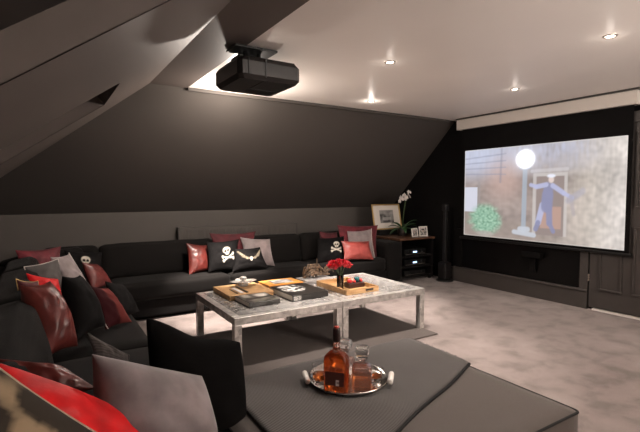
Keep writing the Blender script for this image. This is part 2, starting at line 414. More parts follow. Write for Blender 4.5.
def picture(u, v):                       # u left->right, v bottom->top, a plain hazy street scene
    u = u/(1.464-.464*u)
    n1 = noise.noise(V((u*5, v*4, 1))); n2 = noise.noise(V((u*26, v*22, 3))); n3 = noise.noise(V((u*60, v*10, 7)))
    c = mix((.24,.195,.18), (.42,.375,.335), sm(.35,.9,u))
    c = mix(c, (.52,.48,.455), sm(.70,1.0,u))
    c = tuple(x*(1.06+.42*n1+.30*n2+.12*n3) for x in c)
    top = sm(.62,.92,v)*(1-sm(.60,.95,u))
    c = mix(c, (.42,.44,.55), top*(.62+.4*n3))
    c = mix(c, (.50,.54,.68), disc(u,v,.05,.95,.19,.25,.7)*.7)
    c = mix(c, (.52,.36,.32), disc(u,v,.235,.66,.10,.20,.8)*.65)
    for k in range(4): c = mix(c, (.22,.24,.33), seg(u,v,0,.90-.06*k,.24,.93-.075*k,.004,.5,1/ASP)*.6)
    c = mix(c, (.20,.20,.26), seg(u,v,.21,.62,.215,1,.006,.5,1/ASP)*.5)
    # bright shop window at the left
    if .0 <= u < .075 and .28 < v < .57: c = mix(c, (.58,.60,.70), .85)
    c = mix(c, (.26,.24,.24), seg(u,v,.085,.24,.085,.62,.007,.4,1/ASP)*.7)
    c = mix(c, (.30,.25,.22), (1-sm(.18,.22,v))*(1-sm(.45,.6,u))*.5)
    # doorway
    dx = sm(.405,.412,u)*(1-sm(.618,.626,u)); dv = sm(.07,.08,v)*(1-sm(.70,.71,v))
    ix = sm(.425,.432,u)*(1-sm(.600,.606,u)); iv = 1-sm(.665,.675,v)
    c = mix(c, (.50,.47,.46), dx*dv*.75)
    c = mix(c, (.20,.15,.14), ix*iv*sm(.07,.08,v)*.85)
    c = mix(c, (.43,.27,.22), (sm(.455,.46,u)*(1-sm(.585,.59,u)))*(sm(.14,.15,v)*(1-sm(.36,.37,v)))*.8)
    c = mix(c, (.52,.50,.52), seg(u,v,.40,.725,.62,.735,.010,.4,1/ASP)*.6)
    # lamp post and globe
    c = mix(c, (.30,.34,.40), seg(u,v,.355,.10,.358,.74,.014,.25,1/ASP)*.95)
    c = mix(c, (.24,.27,.33), seg(u,v,.335,.77,.38,.77,.014,.25,1/ASP)*.9)
    c = mix(c, (.46,.49,.55), seg(u,v,.30,.085,.42,.065,.014,.3,1/ASP)*.9)
    c = mix(c, (.46,.49,.55), seg(u,v,.335,.12,.38,.12,.016,.3,1/ASP)*.9)
    # person in a grey suit with a pale hat, standing with arms out
    P = (.20,.21,.34); Q = (.38,.40,.58)
    def lim(ax, ay, bx, by, w, col): 
        nonlocal c; c = mix(c, col, seg(u,v,ax,ay,bx,by,w,.25,1/ASP)*.92)
    lim(.47,.38,.445,.20,.018,Q); lim(.445,.20,.43,.13,.014,P); lim(.51,.38,.515,.20,.019,P); lim(.515,.20,.54,.12,.013,P)
    lim(.505,.56,.495,.38,.030,P); lim(.50,.48,.495,.36,.034,P)
    lim(.49,.585,.43,.565,.014,Q); lim(.43,.565,.395,.585,.011,Q); lim(.53,.575,.60,.50,.014,Q); lim(.60,.50,.655,.455,.011,Q)
    c = mix(c, (.60,.50,.47), disc(u,v,.520,.635,.017,.034,.3)); c = mix(c, (.66,.67,.76), disc(u,v,.520,.672,.026,.018,.3))
    c = mix(c, (.34,.30,.33), seg(u,v,.645,.47,.665,.30,.012,.4,1/ASP)*.6); c = mix(c, (.30,.30,.40), seg(u,v,.63,.43,.72,.52,.018,.5,1/ASP)*.5)
    # leafy bush
    b = disc(u,v,.125+.02*n2,.20,.088,.165,.30)
    c = mix(c, mix((.10,.26,.17), (.34,.56,.42), .5+.9*noise.noise(V((u*75,v*45,5)))), b*.9)
    c = mix(c, (.40,.34,.33), disc(u,v,.125,.04,.05,.03,.3)*.6)
    g = disc(u,v,.358,.855,.054,.054*ASP,.25); halo = max(0, 1-math.hypot((u-.358),(v-.855)/ASP)/.16)
    c = mix(c, (.85,.88,1.0), halo*halo*.55); c = mix(c, (1.5,1.5,1.6), g)
    e = min(u, 1-u)*ASP; c = mix((.60,.56,.53), c, .25+.75*sm(.0,.012,min(e, v, 1-v)))
    return tuple(max(0, x) for x in c)
bm = bm_new()
paint_grid(bm, 220, 126, picture, lambda u, v: V((XS-.002, sy1+(sy0-sy1)*u, sz0+(sz1-sz0)*v)))
sp(obj('projected_picture', bm, 'screenimg', ps, recalc=False))

# small dark box on a bracket under the screen
cs = thing('wall_speaker', 'small dark box on a stem mounted below the projection screen', 'speaker', (XW-.02, 3.32, .48))
box('body', -.09, 0, -.13, .13, .03, .10, 'black', cs, bev=.01)
box('bracket', -.04, 0, -.035, .035, -.16, .03, 'black', cs, bev=.004)

# ---------------------------------------------------------------- ceiling downlights
def downlight(x, y, label, watts, size=1.25, spill=5, aim=(0,0), glow=.2, gz=-.07):
    z = ZC
    t = thing('ceiling_downlight', label, 'ceiling light', (x, y, z), 0, 'recessed ceiling downlights')
    bm = bm_new(); add_lathe(bm, [(.030,-.001),(.030,-.006),(.043,-.007),(.048,-.001),(.048,.0)], 24)
    obj('bezel', bm, 'bezel', t, smooth=True)
    bm = bm_new(); add_lathe(bm, [(.0,-.004),(.028,-.003),(.029,-.001)], 20); obj('lamp', bm, 'lamp', t)
    def spot(w, sz, bl):
        l = bpy.data.lights.new('spot', 'SPOT'); l.energy = w; l.color = (1, .89, .80); l.spot_size = sz; l.spot_blend = bl; l.shadow_soft_size = .035
        lo = bpy.data.objects.new('spot', l); C.objects.link(lo); lo.location = (0,0,-.03); lo.parent = t
        lo.rotation_euler = (aim[0], aim[1], 0)
    spot(watts, size, .75); spot(spill, 3.05, .5)
    l = bpy.data.lights.new('glow', 'POINT'); l.energy = glow; l.color = (1, .88, .78); l.shadow_soft_size = .02  # added point light that brightens the ceiling around the recessed fitting
    lo = bpy.data.objects.new('glow', l); C.objects.link(lo); lo.location = (0,0,gz); lo.parent = t
    return t
downlight(2.476, 2.853, 'recessed ceiling downlight nearest above the coffee table, right of the projector', 330)
downlight(4.225, 2.892, 'recessed ceiling downlight nearest the projection screen casing', 90)
downlight(3.358, 1.577, 'recessed ceiling downlight at the far right of the photo, nearest the viewer', 35)
downlight(3.332, 4.174, 'bright recessed downlight close to where the white ceiling meets the dark slope', 420, size=.95, spill=8, glow=.9)
downlight(1.72, 4.22, 'recessed downlight tucked behind the ceiling projector', 900, size=.72, spill=12, glow=52, gz=-.19, aim=(math.radians(10), 0))
downlight(1.75, 1.5, 'added fill downlight above the near end of the ottoman, out of frame', 75)  # this and the next two: unseen downlights added to light the near room
downlight(4.4, .6, 'added fill downlight near the door, out of frame', 40)  # added as unseen fill for the near part of the room
downlight(4.2, -.9, 'added fill downlight over the front of the room, out of frame', 50)  # unseen too, added for more fill light
def fill_lamp(x, y, w, label):  # unseen lamp added to brighten the ceiling and the room
    t = thing('fill_lamp', label, 'fill light', (x, y, 0))
    bm = bm_new(); add_lathe(bm, [(0,0),(.14,0),(.14,.015),(.02,.03)], 24); obj('base', bm, 'metalblack', t, smooth=True)
    bm = bm_new(); add_tube(bm, [(0,0,.02),(0,0,1.62)], .012, 10); obj('pole', bm, 'metalblack', t, smooth=True)
    bm = bm_new(); add_lathe(bm, [(.02,1.60),(.10,1.62),(.20,1.70),(.20,1.705),(.10,1.628),(.02,1.61)], 28); obj('lamp_shade', bm, 'white', t, smooth=True)
    l = bpy.data.lights.new('fill_bulb', 'POINT'); l.energy = w; l.color = (1,.90,.83); l.shadow_soft_size = .08
    lo = bpy.data.objects.new('fill_bulb', l); C.objects.link(lo); lo.location = (0,0,1.74); lo.parent = t
fill_lamp(3.4, -1.2, 310, 'added fill light built as a slim uplighter at the front of the room, out of frame on the right')

# ---------------------------------------------------------------- projector
pz = 2.165
pj = thing('ceiling_projector', 'black angular home cinema projector hanging from the ceiling', 'projector', (1.45, 3.2, ZC))
def P3(x, y): q = atz(x, y, pz); return q
px0, px1, py0, py1 = 1.195, 1.70, 2.98, 3.50
cx, cy = (px0+px1)/2-1.45, (py0+py1)/2-3.2
hx, hy = (px1-px0)/2, (py1-py0)/2
bm = bm_new()
def ring(sx, sy, z, ch):
    return [bm.verts.new((cx+a*sx, cy+b*sy, z)) for a, b in ((-1,-1+ch),(-1+ch,-1),(1-ch,-1),(1,-1+ch),(1,1-ch),(1-ch,1),(-1+ch,1),(-1,1-ch))]
zb = pz-ZC
R_ = [ring(hx*.90, hy*.90, zb, .12), ring(hx, hy, zb+.03, .12), ring(hx, hy, zb+.125, .12), ring(hx*.93, hy*.93, zb+.155, .14)]
bm.faces.new(R_[0]); bm.faces.new(R_[-1])
for a, b in zip(R_, R_[1:]):
    for k in range(8): bm.faces.new((a[k], a[(k+1)%8], b[(k+1)%8], b[k]))
obj('body', bm, 'projector', pj)
bm = bm_new()
add_box(bm, cx-.045, cx-.035, cy-hy-.004, cy-hy+.02, zb+.02, zb+.15)
add_box(bm, cx-.18, cx-.17, cy-hy-.004, cy-hy+.02, zb+.03, zb+.14)
add_box(bm, cx-.045, cx-.035, cy-hy*.9, cy+hy*.5, zb-.004, zb+.01)
obj('seam_strip', bm, 'metalblack', pj)
bm = bm_new()
for k in range(9): add_box(bm, cx-.02+k*.025, cx-.008+k*.025, cy+.05, cy+.2, zb-.004, zb+.004)
obj('vent_grille', bm, 'metalblack', pj)
bm = bm_new(); add_lathe(bm, [(0,0),(.05,0),(.055,.04),(.04,.05)], 20); 
for v in bm.verts: v.co = V((cx+hx+v.co.z-.03, cy+.08+v.co.x, zb+.08+v.co.y))
obj('lens', bm, 'night', pj, smooth=True)
box('top_ridge', cx-.1, cx+hx*.9, cy-hy*.8, cy+hy*.6, zb+.15, zb+.172, 'projector', pj, bev=.006)
box('mount_plate', cx-.24, cx+.10, cy-.17, cy+.02, -.022, -.006, 'metalblack', pj, bev=.004)
box('mount_housing', cx-.15, cx+.02, cy+.0, cy+.16, zb+.15, -.024, 'metalblack', pj, bev=.004)
for dx in (-.12, -.01):
    bm = bm_new(); add_tube(bm, [(cx+dx, cy-.06, -.02), (cx+dx, cy-.06, zb+.15)], .016, 12)
    obj('mount_pole', bm, 'metalblack', pj, smooth=True)

# ---------------------------------------------------------------- radiator
rd = thing('radiator', 'long dark panel radiator with vertical grooves behind the sofa', 'radiator', (2.42, YK-.07, 0))
bm = bm_new(); add_box(bm, -.89, .89, -.035, -.005, .20, .86, .006, 2)
for k in range(44): add_box(bm, -.87+k*.04, -.85+k*.04, -.043, -.034, .225, .835, .004, 1)
obj('panel', bm, 'knee', rd)
box('top_grille', -.89, .89, -.035, .05, .855, .872, 'knee', rd, bev=.003)
box('end_cap', -.905, -.885, -.04, .05, .20, .874, 'joinery', rd, bev=.003)
box('end_cap', .885, .905, -.04, .05, .20, .874, 'joinery', rd, bev=.003)
for x in (-.8, .8):
    bm = bm_new(); add_tube(bm, [(x,.0,.21),(x,.0,.0)], .01); obj('pipe', bm, 'metalblack', rd)

# ---------------------------------------------------------------- sectional sofa
SZ = .405; SF = 4.82
so = thing('sectional_sofa', 'long black L-shaped sectional sofa along the sloped wall', 'sofa', (0,0,0))
cushion('base', .62, 4.47, SF+.03, 5.6, .03, .22, 'sofadark', so, .02)
cushion('base', -.42, .60, .35, 5.6, .03, .22, 'sofadark', so, .02)
xb = [.58, 1.82, 3.02, 4.16]
for k in range(3):
    cushion('seat_cushion', xb[k]+.004, xb[k+1]-.004, SF, 5.35, .215, SZ, 'sofa', so, .045, (.0,.012,.012), .004, seed=k)
cushion('seat_cushion', -.02, .576, 4.08, 5.35, .215, SZ, 'sofa', so, .045, (0,0,.012), .004, seed=5)
yb = [.4, 1.65, 2.87, 4.08]
for k in range(3):
    cushion('seat_cushion', -.02, .576, yb[k]+.004, yb[k+1]-.004, .215, SZ, 'sofa', so, .045, (.0,.0,.012), .004, seed=8+k)
RX = Matrix.Rotation(math.radians(-13), 3, 'X'); RY = Matrix.Rotation(math.radians(-13), 3, 'Y')
bxs = [.50, 1.80, 3.02, 4.2]
for k in range(3):
    cushion('back_cushion', bxs[k]+.003, bxs[k+1]-.003, 5.27, 5.49, .36, .765, 'sofa', so, .06, (.0,.035,.010), .006, RX, seed=20+k)
cushion('back_frame', -.2, 4.2, 5.44, 5.62, .05, .70, 'sofa', so, .05)
for k in range(3):
    cushion('back_cushion', -.26, -.02, yb[k]+.003, yb[k+1]-.003, .36, .765, 'sofa', so, .06, (.035,0,.010), .006, RY, seed=30+k)
cushion('back_frame', -.44, -.26, .35, 5.0, .05, .70, 'sofa', so, .05)
RD = Matrix.Rotation(math.radians(45), 3, 'Z') @ RX
cushion('corner_cushion', -.40, .44, 4.88, 5.10, .36, .765, 'sofa', so, .06, (.0,.03,.010), .006, RD, seed=41)
cushion('back_cushion', -.02, .497, 5.20, 5.45, .36, .765, 'sofa', so, .06, (.0,.02,.010), .006, RX, seed=42)
cushion('back_cushion', -.26, -.02, 4.08, 4.8, .36, .765, 'sofa', so, .06, (.02,0,.010), .006, RY, seed=43)
cushion('armrest', 4.17, 4.47, SF+.0, 5.60, .05, .615, 'sofa', so, .05, (0,.0,.012), .003)
cushion('armrest', -.42, .57, .14, .36, .05, .60, 'sofa', so, .05, (0,0,.01), .003)
bm = bm_new()
obj_feet = [(.75,4.9),(2.4,4.9),(4.38,4.9),(4.38,5.5),(.5,.5),(-.3,.5),(-.3,5.4)]
bm.free()
for x, y in obj_feet: box('foot', x-.03, x+.03, y-.03, y+.03, 0, .035, 'metalblack', so)

# ---------------------------------------------------------------- rug, ottoman, throw
tag(box('rug', 1.12, 3.138, 2.90, 4.045, .0005, .014, 'rug', bev=.004), 'dark charcoal rug lying under the silver coffee tables', 'rug')
OX0, OX1, OY0, OY1, OZ = .60, 1.925, .97, 2.02, .42
ot = thing('ottoman', 'wide charcoal upholstered ottoman in the foreground with a throw over it', 'ottoman', ((OX0+OX1)/2, (OY0+OY1)/2, 0))
ox, oy = (OX0+OX1)/2, (OY0+OY1)/2
def oc(o): o.location = (-ox, -oy, 0); return o
oc(cushion('seat_pad', OX0, OX1, OY0, OY1, .23, OZ, 'otto', ot, .022, (0,0,.008), .0015, n=20))
oc(cushion('base', OX0+.012, OX1-.012, OY0+.012, OY1-.012, .05, .235, 'otto_side', ot, .015))
bm = bm_new(); e = .004
pp = [(OX0+.02,OY0+.004,OZ-.006),(OX1-.02,OY0+.004,OZ-.006)]
def loop_pts(z, g):
    r = .02; pts = []
    for cxx, cyy, a0 in ((OX1-r,OY1-r,0),(OX0+r,OY1-r,90),(OX0+r,OY0+r,180),(OX1-r,OY0+r,270)):
        for k in range(5):
            a = math.radians(a0+k*22.5); pts.append((cxx+(r-g)*math.cos(a), cyy+(r-g)*math.sin(a), z))
    return pts+[pts[0]]
add_tube(bm, loop_pts(OZ-.010, .003), .006, 8, False); add_tube(bm, loop_pts(.235, .0), .006, 8, False)
oc(obj('piping', bm, 'piping', ot, smooth=True))
for sx in (OX0+.08, OX1-.08):
    for sy in (OY0+.08, OY1-.08): oc(box('leg', sx-.03, sx+.03, sy-.03, sy+.03, .014, .055, 'metalblack', ot))

# throw: lies over the far part of the ottoman, hanging over its right and far edges
ZT = OZ+.015
pa, pb = atz(467,365,ZT), atz(395,432,ZT)
def ynear(x): return pb.y + (x-pb.x)*(pa.y-pb.y)/(pa.x-pb.x) + .007*math.sin((x-pb.x)*9)
bm = bm_new(); nx, ny = 60, 44
TX0 = .70
Lx = (OX1+.006-TX0) + .16; 
top = {}; 
def drape(s, t):
    x = TX0 + s*Lx; drop = 0.
    xt = min(x, OX1+.004); 
    yn = max(ynear(xt) , OY0-.0)
    yn = ynear(xt) if xt > .9 else ynear(.9)
    yn = max(yn, OY0+.02)
    Ly = (OY1+.006-yn)+.12
    y = yn + t*Ly
    z = ZT + .0025*noise.noise(V((x*6, y*6, 2)))
    dx = max(0, x-(OX1+.004)); dy = max(0, y-(OY1+.006))
    z -= max(dx, dy)
    rr = .02
    ex = max(0, xt-(OX1-.012)); ey = max(0, min(y, OY1+.006)-(OY1-.010))
    z -= 18*(ex*ex) + 18*(ey*ey)
    edge = min(1, t*14); z -= (1-edge)**2*.006
    return V((xt+.006*(dx>0), min(y, OY1+.006)+.004*(dy>0), z))
vt = [[bm.verts.new(drape(i/nx, j/ny)) for i in range(nx+1)] for j in range(ny+1)]
for j in range(ny):
    for i in range(nx): bm.faces.new((vt[j][i], vt[j][i+1], vt[j+1][i+1], vt[j+1][i]))
th = obj('throw_blanket', bm, 'throw', smooth=True)
sd = th.modifiers.new('thick', 'SOLIDIFY'); sd.thickness = .009; sd.offset = 0
tag(th, 'ribbed dark grey throw spread across the foreground ottoman under the drinks tray', 'blanket')
bm = bm_new()
for k in range(46):
    s = k/45; y = 1.62+s*.40; zz = ZT-.012
    add_tube(bm, [(OX1-.002, y, ZT-.004), (OX1+.014+random.uniform(0,.004), y+random.uniform(-.005,.005), ZT-.006+random.uniform(-.002,.006)), (OX1+.020, y+random.uniform(-.008,.008), ZT-.03)], .0022, 4)
fr = obj('fringe', bm, 'throw', th)
bm = bm_new()
add_tube(bm, [V((x, ynear(x)-.006, ZT-.004+.001*math.sin(x*9))) for x in [.92+k*(OX1-.93)/30 for k in range(31)]], .0075, 8)
obj('shaded_hem', bm, 'piping', th, smooth=True)  # rolled hem in near black, the fold's shadow line put into its colour

# ---------------------------------------------------------------- coffee tables
TH = .41
def table(x0, x1, y0, y1, label):
    t = thing('coffee_table', label, 'coffee table', ((x0+x1)/2, (y0+y1)/2, .014), 0, 'pair of square silver coffee tables')
    hx, hy = (x1-x0)/2, (y1-y0)/2; b = -.014
    w = .058
    for sx in (-1, 1):
        for sy in (-1, 1):
            xa = sx*hx; ya = sy*hy
            box('leg', min(xa, xa-sx*w), max(xa, xa-sx*w), min(ya, ya-sy*w), max(ya, ya-sy*w), 0, TH+b-.058, 'leafmetal', t, bev=.003)
    bm = bm_new(); z0, z1 = TH+b-.058, TH+b
    add_box(bm, -hx, hx, -hy, -hy+w, z0, z1, .003); add_box(bm, -hx, hx, hy-w, hy, z0, z1, .003)
    add_box(bm, -hx, -hx+w, -hy+w, hy-w, z0, z1, .003); add_box(bm, hx-w, hx, -hy+w, hy-w, z0, z1, .003)
    obj('frame', bm, 'leafmetal', t)
    box('tabletop', -hx+w, hx-w, -hy+w, hy-w, z1-.016, z1-.002, 'leaftop', t)
    return t
table(1.185, 2.165, 3.085, 4.075, 'square silver-leaf coffee table on the left, stacked with books')
table(2.172, 3.145, 3.085, 4.075, 'square silver-leaf coffee table on the right, with the red flowers')

# --- things on the tables
def book(x0, x1, y0, y1, z, th, label, coverfn, m='bookblack', rz=0, name='book', cat='book', group='books on the coffee tables', res=34, spine='front'):
    cxx, cyy = (x0+x1)/2, (y0+y1)/2; hx, hy = (x1-x0)/2, (y1-y0)/2
    t = thing(name, label, cat, (cxx, cyy, z), rz, group)
    box('pages', -hx+.006, hx-.006, -hy+.004, hy-.006, .003, th-.003, 'paper', t)
    bm = bm_new(); add_box(bm, -hx, hx, -hy, hy, 0, .0035, .001, 1); add_box(bm, -hx, hx, -hy, hy, th-.0035, th, .001, 1)
    if spine == 'left': add_box(bm, -hx-.002, -hx+.004, -hy, hy, 0, th, .001, 1)
    if spine == 'front': add_box(bm, -hx, hx, -hy-.002, -hy+.004, 0, th, .001, 1)
    obj('cover', bm, m, t)
    if coverfn:
        bm = bm_new(); paint_grid(bm, res, res, coverfn, lambda u, v: V((-hx+.004+u*(2*hx-.008), -hy+.004+v*(2*hy-.008), th+.0006)))
        obj('cover_print', bm, 'print', t, recalc=False)
    return t
def cov1(u, v):
    c = (.02,.018,.016)
    n = noise.noise(V((u*4, v*4, 2)))
    c = mix(c, (.16,.15,.12), sm(-.1,.3,n)*.8)
    c = mix(c, (.58,.55,.50), disc(u,v,.72,.62,.20,.15,.5)); c = mix(c, (.45,.42,.38), disc(u,v,.25,.70,.12,.2,.6)*.7)
    return mix(c, (.35,.32,.28), seg(u,v,.1,.2,.9,.25,.03)*.5)
def cov2(u, v):
    c = (.018,.016,.015); n = noise.noise(V((u*9, v*9, 6)))
    b = disc(u,v,.38,.60,.30,.33,.25)*sm(-.12,.12,n)
    c = mix(c, (.80,.77,.73), b)
    c = mix(c, (.7,.68,.64), seg(u,v,.10,.80,.60,.88,.03)*sm(-.2,.2,n))
    return c
def cov3(u, v):
    c = (.80,.36,.085)
    if .22 < u < .80 and .18 < v < .86:
        n = noise.noise(V((u*7, v*7, 1))); c = mix((.62,.60,.60), (.10,.10,.11), sm(.02,.25,n))
        c = mix(c, (.8,.78,.76), disc(u,v,.62,.45,.14,.2,.5))
    return c
def cov4(u, v):
    c = (.52,.50,.49); n = noise.noise(V((u*6, v*5, 8))); return mix(c, (.20,.19,.20), sm(.0,.3,n)*.8)
book(1.39, 1.676, 3.31, 3.655, TH, .040, 'black book with a grey picture cover at the left near corner of the table', cov1, rz=math.radians(2))
b2 = book(1.785, 2.155, 3.30, 3.735, TH, .052, 'thick black book with a white printed pattern beside the wooden tray', cov2, rz=math.radians(1.5))
bm = bm_new()
paint_grid(bm, 20, 8, lambda u, v: mix((.55,.53,.50), (.05,.05,.05), sm(-.1,.15,noise.noise(V((u*9,v*5,3))))), lambda u, v: V((-.175+u*.075, -.2205, .006+v*.040)))
obj('spine_print', bm, 'print', b2, recalc=False)
book(1.80, 2.19, 3.80, 4.06, TH, .024, 'honey-coloured book lying under the orange picture book', None, m='wood', rz=0)
book(1.81, 2.185, 3.80, 4.055, TH+.0245, .020, 'orange book with a grey photograph on its cover, near the far table edge', cov3, m='orangecover', rz=math.radians(0))
# box of honey wood with dark and white strips
wb = thing('wooden_box', 'honey-coloured wooden box with pale and dark strips on its lid', 'box', (1.56, 3.82, TH))
box('body', -.215, .20, -.215, .225, 0, .022, 'wood', wb, bev=.003)
box('lid', -.218, .203, -.218, .228, .025, .045, 'wood', wb, bev=.004)
box('pale_strip', -.10, -.065, -.17, .06, .045, .050, 'white', wb, bev=.002)
box('dark_strip', -.045, -.025, -.17, .10, .045, .052, 'bookblack', wb, bev=.002)
box('dark_strip', -.135, -.12, -.17, .02, .045, .049, 'bookblack', wb, bev=.002)
# star shaped glass dish with a knob
gd = thing('glass_dish', 'clear star-shaped glass dish with a round knob on the wooden box', 'dish', (1.60, 3.93, TH+.046))
bm = bm_new()
prof = [(.045,0),(.05,.010),(.045,.030)]
N = 40; rings = []
for (r, z, st) in ((.040,0,0),(.048,.006,0),(.046,.026,.0),(.075,.036,.35),(.135,.046,1),(.135,.051,1),(.08,.046,.4),(.03,.040,0)):
    rings.append([bm.verts.new((r*(1-.42*st*(.5-.5*math.cos(4*2*PI*k/N)))*math.cos(2*PI*k/N), r*(1-.42*st*(.5-.5*math.cos(4*2*PI*k/N)))*math.sin(2*PI*k/N), z)) for k in range(N)])
for a, b in zip(rings, rings[1:]):
    for k in range(N): bm.faces.new((a[k], a[(k+1)%N], b[(k+1)%N], b[k]))
bm.faces.new(rings[0]); bm.faces.new(rings[-1])
M['frost'] = mat('frosted_glass', (.85,.83,.80), .15, trans=.55, ior=1.45)
obj('bowl', bm, 'frost', gd, smooth=True)
bm = bm_new(); add_lathe(bm, [(0,.035),(.012,.040),(.014,.055),(.034,.063),(.036,.078),(.022,.090),(0,.093)], 24); obj('knob', bm, 'frost', gd, smooth=True)
# silver books and driftwood sculpture
book(2.225, 2.60, 3.845, 4.06, TH, .020, 'grey book at the bottom of the pair under the driftwood', cov4, m='silverbook', rz=math.radians(-3))
book(2.235, 2.58, 3.85, 4.05, TH+.0205, .018, 'pale grey book directly beneath the driftwood', cov4, m='silverbook', rz=math.radians(4))
bm = bm_new()
random.seed(3)
for k in range(15):
    a = k/14*2-1; p = V((-.15+.30*k/14, random.uniform(-.05,.05), .01)); pts = [p]
    d = V((random.uniform(-.8,.8), random.uniform(-.6,.6), 1)).normalized()
    for s in range(5):
        p = p + d*.022; d = (d+V((random.uniform(-.7,.7), random.uniform(-.5,.5), -.42))).normalized()
        p.z = max(.008, p.z); pts.append(p.copy())
    add_tube(bm, pts, [.010,.012,.010,.009,.007,.004], 7)
for k in range(4):
    add_tube(bm, [V((-.16+.02*k, -.05+.03*k, .012)), V((-.05,-.04+.03*k,.03+.012*k)), V((.06,-.03+.02*k,.02+.016*k)), V((.165,-.04+.03*k,.014))], [.006,.012,.012,.005], 7)
for v in bm.verts: v.co.z = .002+v.co.z*1.75
dw = obj('driftwood_sculpture', bm, 'driftwood', smooth=True, loc=(2.41, 3.95, TH+.040))
tag(dw, 'tangled brown driftwood ornament on the grey books', 'ornament')
random.seed(11)
# wooden tray with flowers and bowl
wt = thing('serving_tray', 'rectangular honey wood tray holding the flowers and dark bowl', 'tray', (2.505, 3.50, TH), 0)
tx, ty = .188, .262
box('bottom', -tx, tx, -ty, ty, 0, .008, 'wood', wt)
for nme, a in (('side', (-tx,-tx+.012,-ty,ty)), ('side', (tx-.012,tx,-ty,ty)), ('side', (-tx+.012,tx-.012,-ty,-ty+.012)), ('side', (-tx+.012,tx-.012,ty-.012,ty))):
    box(nme, a[0], a[1], a[2], a[3], .008, .048, 'wood', wt, bev=.003)
box('handle_slot', .03, .12, -ty-.0015, -ty+.001, .018, .034, 'bookblack', wt, bev=.004)
vp = (2.365, 3.41)
va = thing('flower_vase', 'slim clear glass vase of red roses standing in the wooden tray', 'vase', (vp[0], vp[1], TH+.0085))
bm = bm_new(); add_lathe(bm, [(0,0),(.030,0),(.032,.004),(.033,.15),(.0305,.15),(.029,.006),(0,.006)], 28); obj('glass', bm, 'glass', va, smooth=True)
bm = bm_new()
for k in range(7):
    a = k*.9; add_tube(bm, [(.014*math.cos(a), .014*math.sin(a), .008), (.012*math.cos(a+2), .012*math.sin(a+2), .14), (.05*math.cos(a+1.5), .05*math.sin(a+1.5), .235)], .0035, 6)
obj('stem', bm, 'stem', va)
def rose(bm, c, r, seed):
    rnd = random.Random(seed)
    for ringi, (cnt, rr, zz, op) in enumerate(((3,.28,.42,.2),(5,.55,.28,.5),(6,.85,.05,.9))):
        for k in range(cnt):
            a = 2*PI*k/cnt + ringi*.5 + rnd.uniform(-.2,.2)
            d = V((math.cos(a), math.sin(a), 0)); s = V((-d.y, d.x, 0)); g = []
            for j in range(4):
                row = []
                for i in range(5):
                    u = i/4*2-1; v = j/3
                    out = rr*(.35+.65*v**(.7+.5*(1-op)))+ .10*(v**3)*op
                    p = V(c) + (d*(out*math.cos(u*.8)) + s*(out*math.sin(u*.8)*1.1) + V((0,0,-.45+v*(zz+.75)-.12*op*v*v-.10*u*u)))*r
                    row.append(bm.verts.new(p))
                g.append(row)
            for j in range(3):
                for i in range(4): bm.faces.new((g[j][i], g[j][i+1], g[j+1][i+1], g[j+1][i]))
ros = [(0,0,.222),(-.055,.01,.212),(.055,-.01,.212),(-.025,-.05,.205),(.03,.05,.210),(-.100,-.02,.192),(.105,.015,.192),(.04,-.055,.198),(-.03,.06,.20),(.08,-.05,.186),(-.075,-.055,.186)]
for i, p in enumerate(ros):
    bm = bm_new(); rose(bm, (p[0]-.02, p[1], p[2]+.055), .045, i); o = obj('rose', bm, 'flower', va, smooth=True, recalc=False)
bw = thing('oblong_bowl', 'dark oblong bowl holding coloured balls in the wooden tray', 'bowl', (2.575, 3.47, TH+.0085))
bm = bm_new(); add_box(bm, -.095, .095, -.05, .05, 0, .048, .008, 3)
bm2 = obj('shell', bm, 'lacquer', bw)
bm = bm_new(); add_box(bm, -.085, .085, -.042, .042, .0475, .0495, .0, 1); obj('lining', bm, 'bookblack', bw)
for (x, y, z, r, m_, lb) in ((-.058,0,.062,.026,'redball','red ball at the left end of the oblong bowl'),(-.015,.012,.060,.024,'pinkball','pink ball in the middle of the oblong bowl'),(.028,.0,.072,.030,'teal','large teal ball in the oblong bowl'),(.072,-.01,.060,.020,'redball','small red ball at the right end of the oblong bowl'),(-.02,-.028,.058,.016,'redball','small red ball at the front of the oblong bowl')):
    bm = bm_new(); bmesh.ops.create_icosphere(bm, subdivisions=3, radius=r)
    o = obj('ornamental_ball', bm, m_, smooth=True, loc=(2.575+x, 3.47+y, TH+.0085+z)); tag(o, lb, 'ball', 'balls in the oblong bowl')

# ---------------------------------------------------------------- drinks tray
tc_ = atz(348, 379, .445); TZ = ZT+.005
tray = thing('round_tray', 'round silver tray with rolled handles on the throw', 'tray', (tc_.x, tc_.y, TZ))
bm = bm_new(); add_lathe(bm, [(0,0),(.165,0),(.186,.006),(.192,.022),(.188,.023),(.180,.010),(.162,.004),(0,.004)], 56)
M['traymetal'] = mat('polished_silver', (.62,.60,.58), .14, metal=1, var=.15, vscale=20)
obj('dish', bm, 'traymetal', tray, smooth=True)
hl = atz(308,377,.47)-V((tc_.x,tc_.y,.47)); hr = atz(391,378,.47)-V((tc_.x,tc_.y,.47))
for hv in (hl, hr):
    d = V((hv.x, hv.y, 0)).normalized(); s = V((-d.y, d.x, 0))
    bm = bm_new(); c = d*.205+V((0,0,.030))
    add_tube(bm, [c-s*.052, c-s*.050, c+s*.050, c+s*.052], [.009,.013,.013,.009], 14)
    h_ = obj('handle', bm, 'white', tray, smooth=True)
    for k in (.02, -.02):
        bm = bm_new(); add_tube(bm, [d*.185+s*k+V((0,0,.012)), c+s*k], .005, 8)
        obj('bracket', bm, 'traymetal', h_, smooth=True)
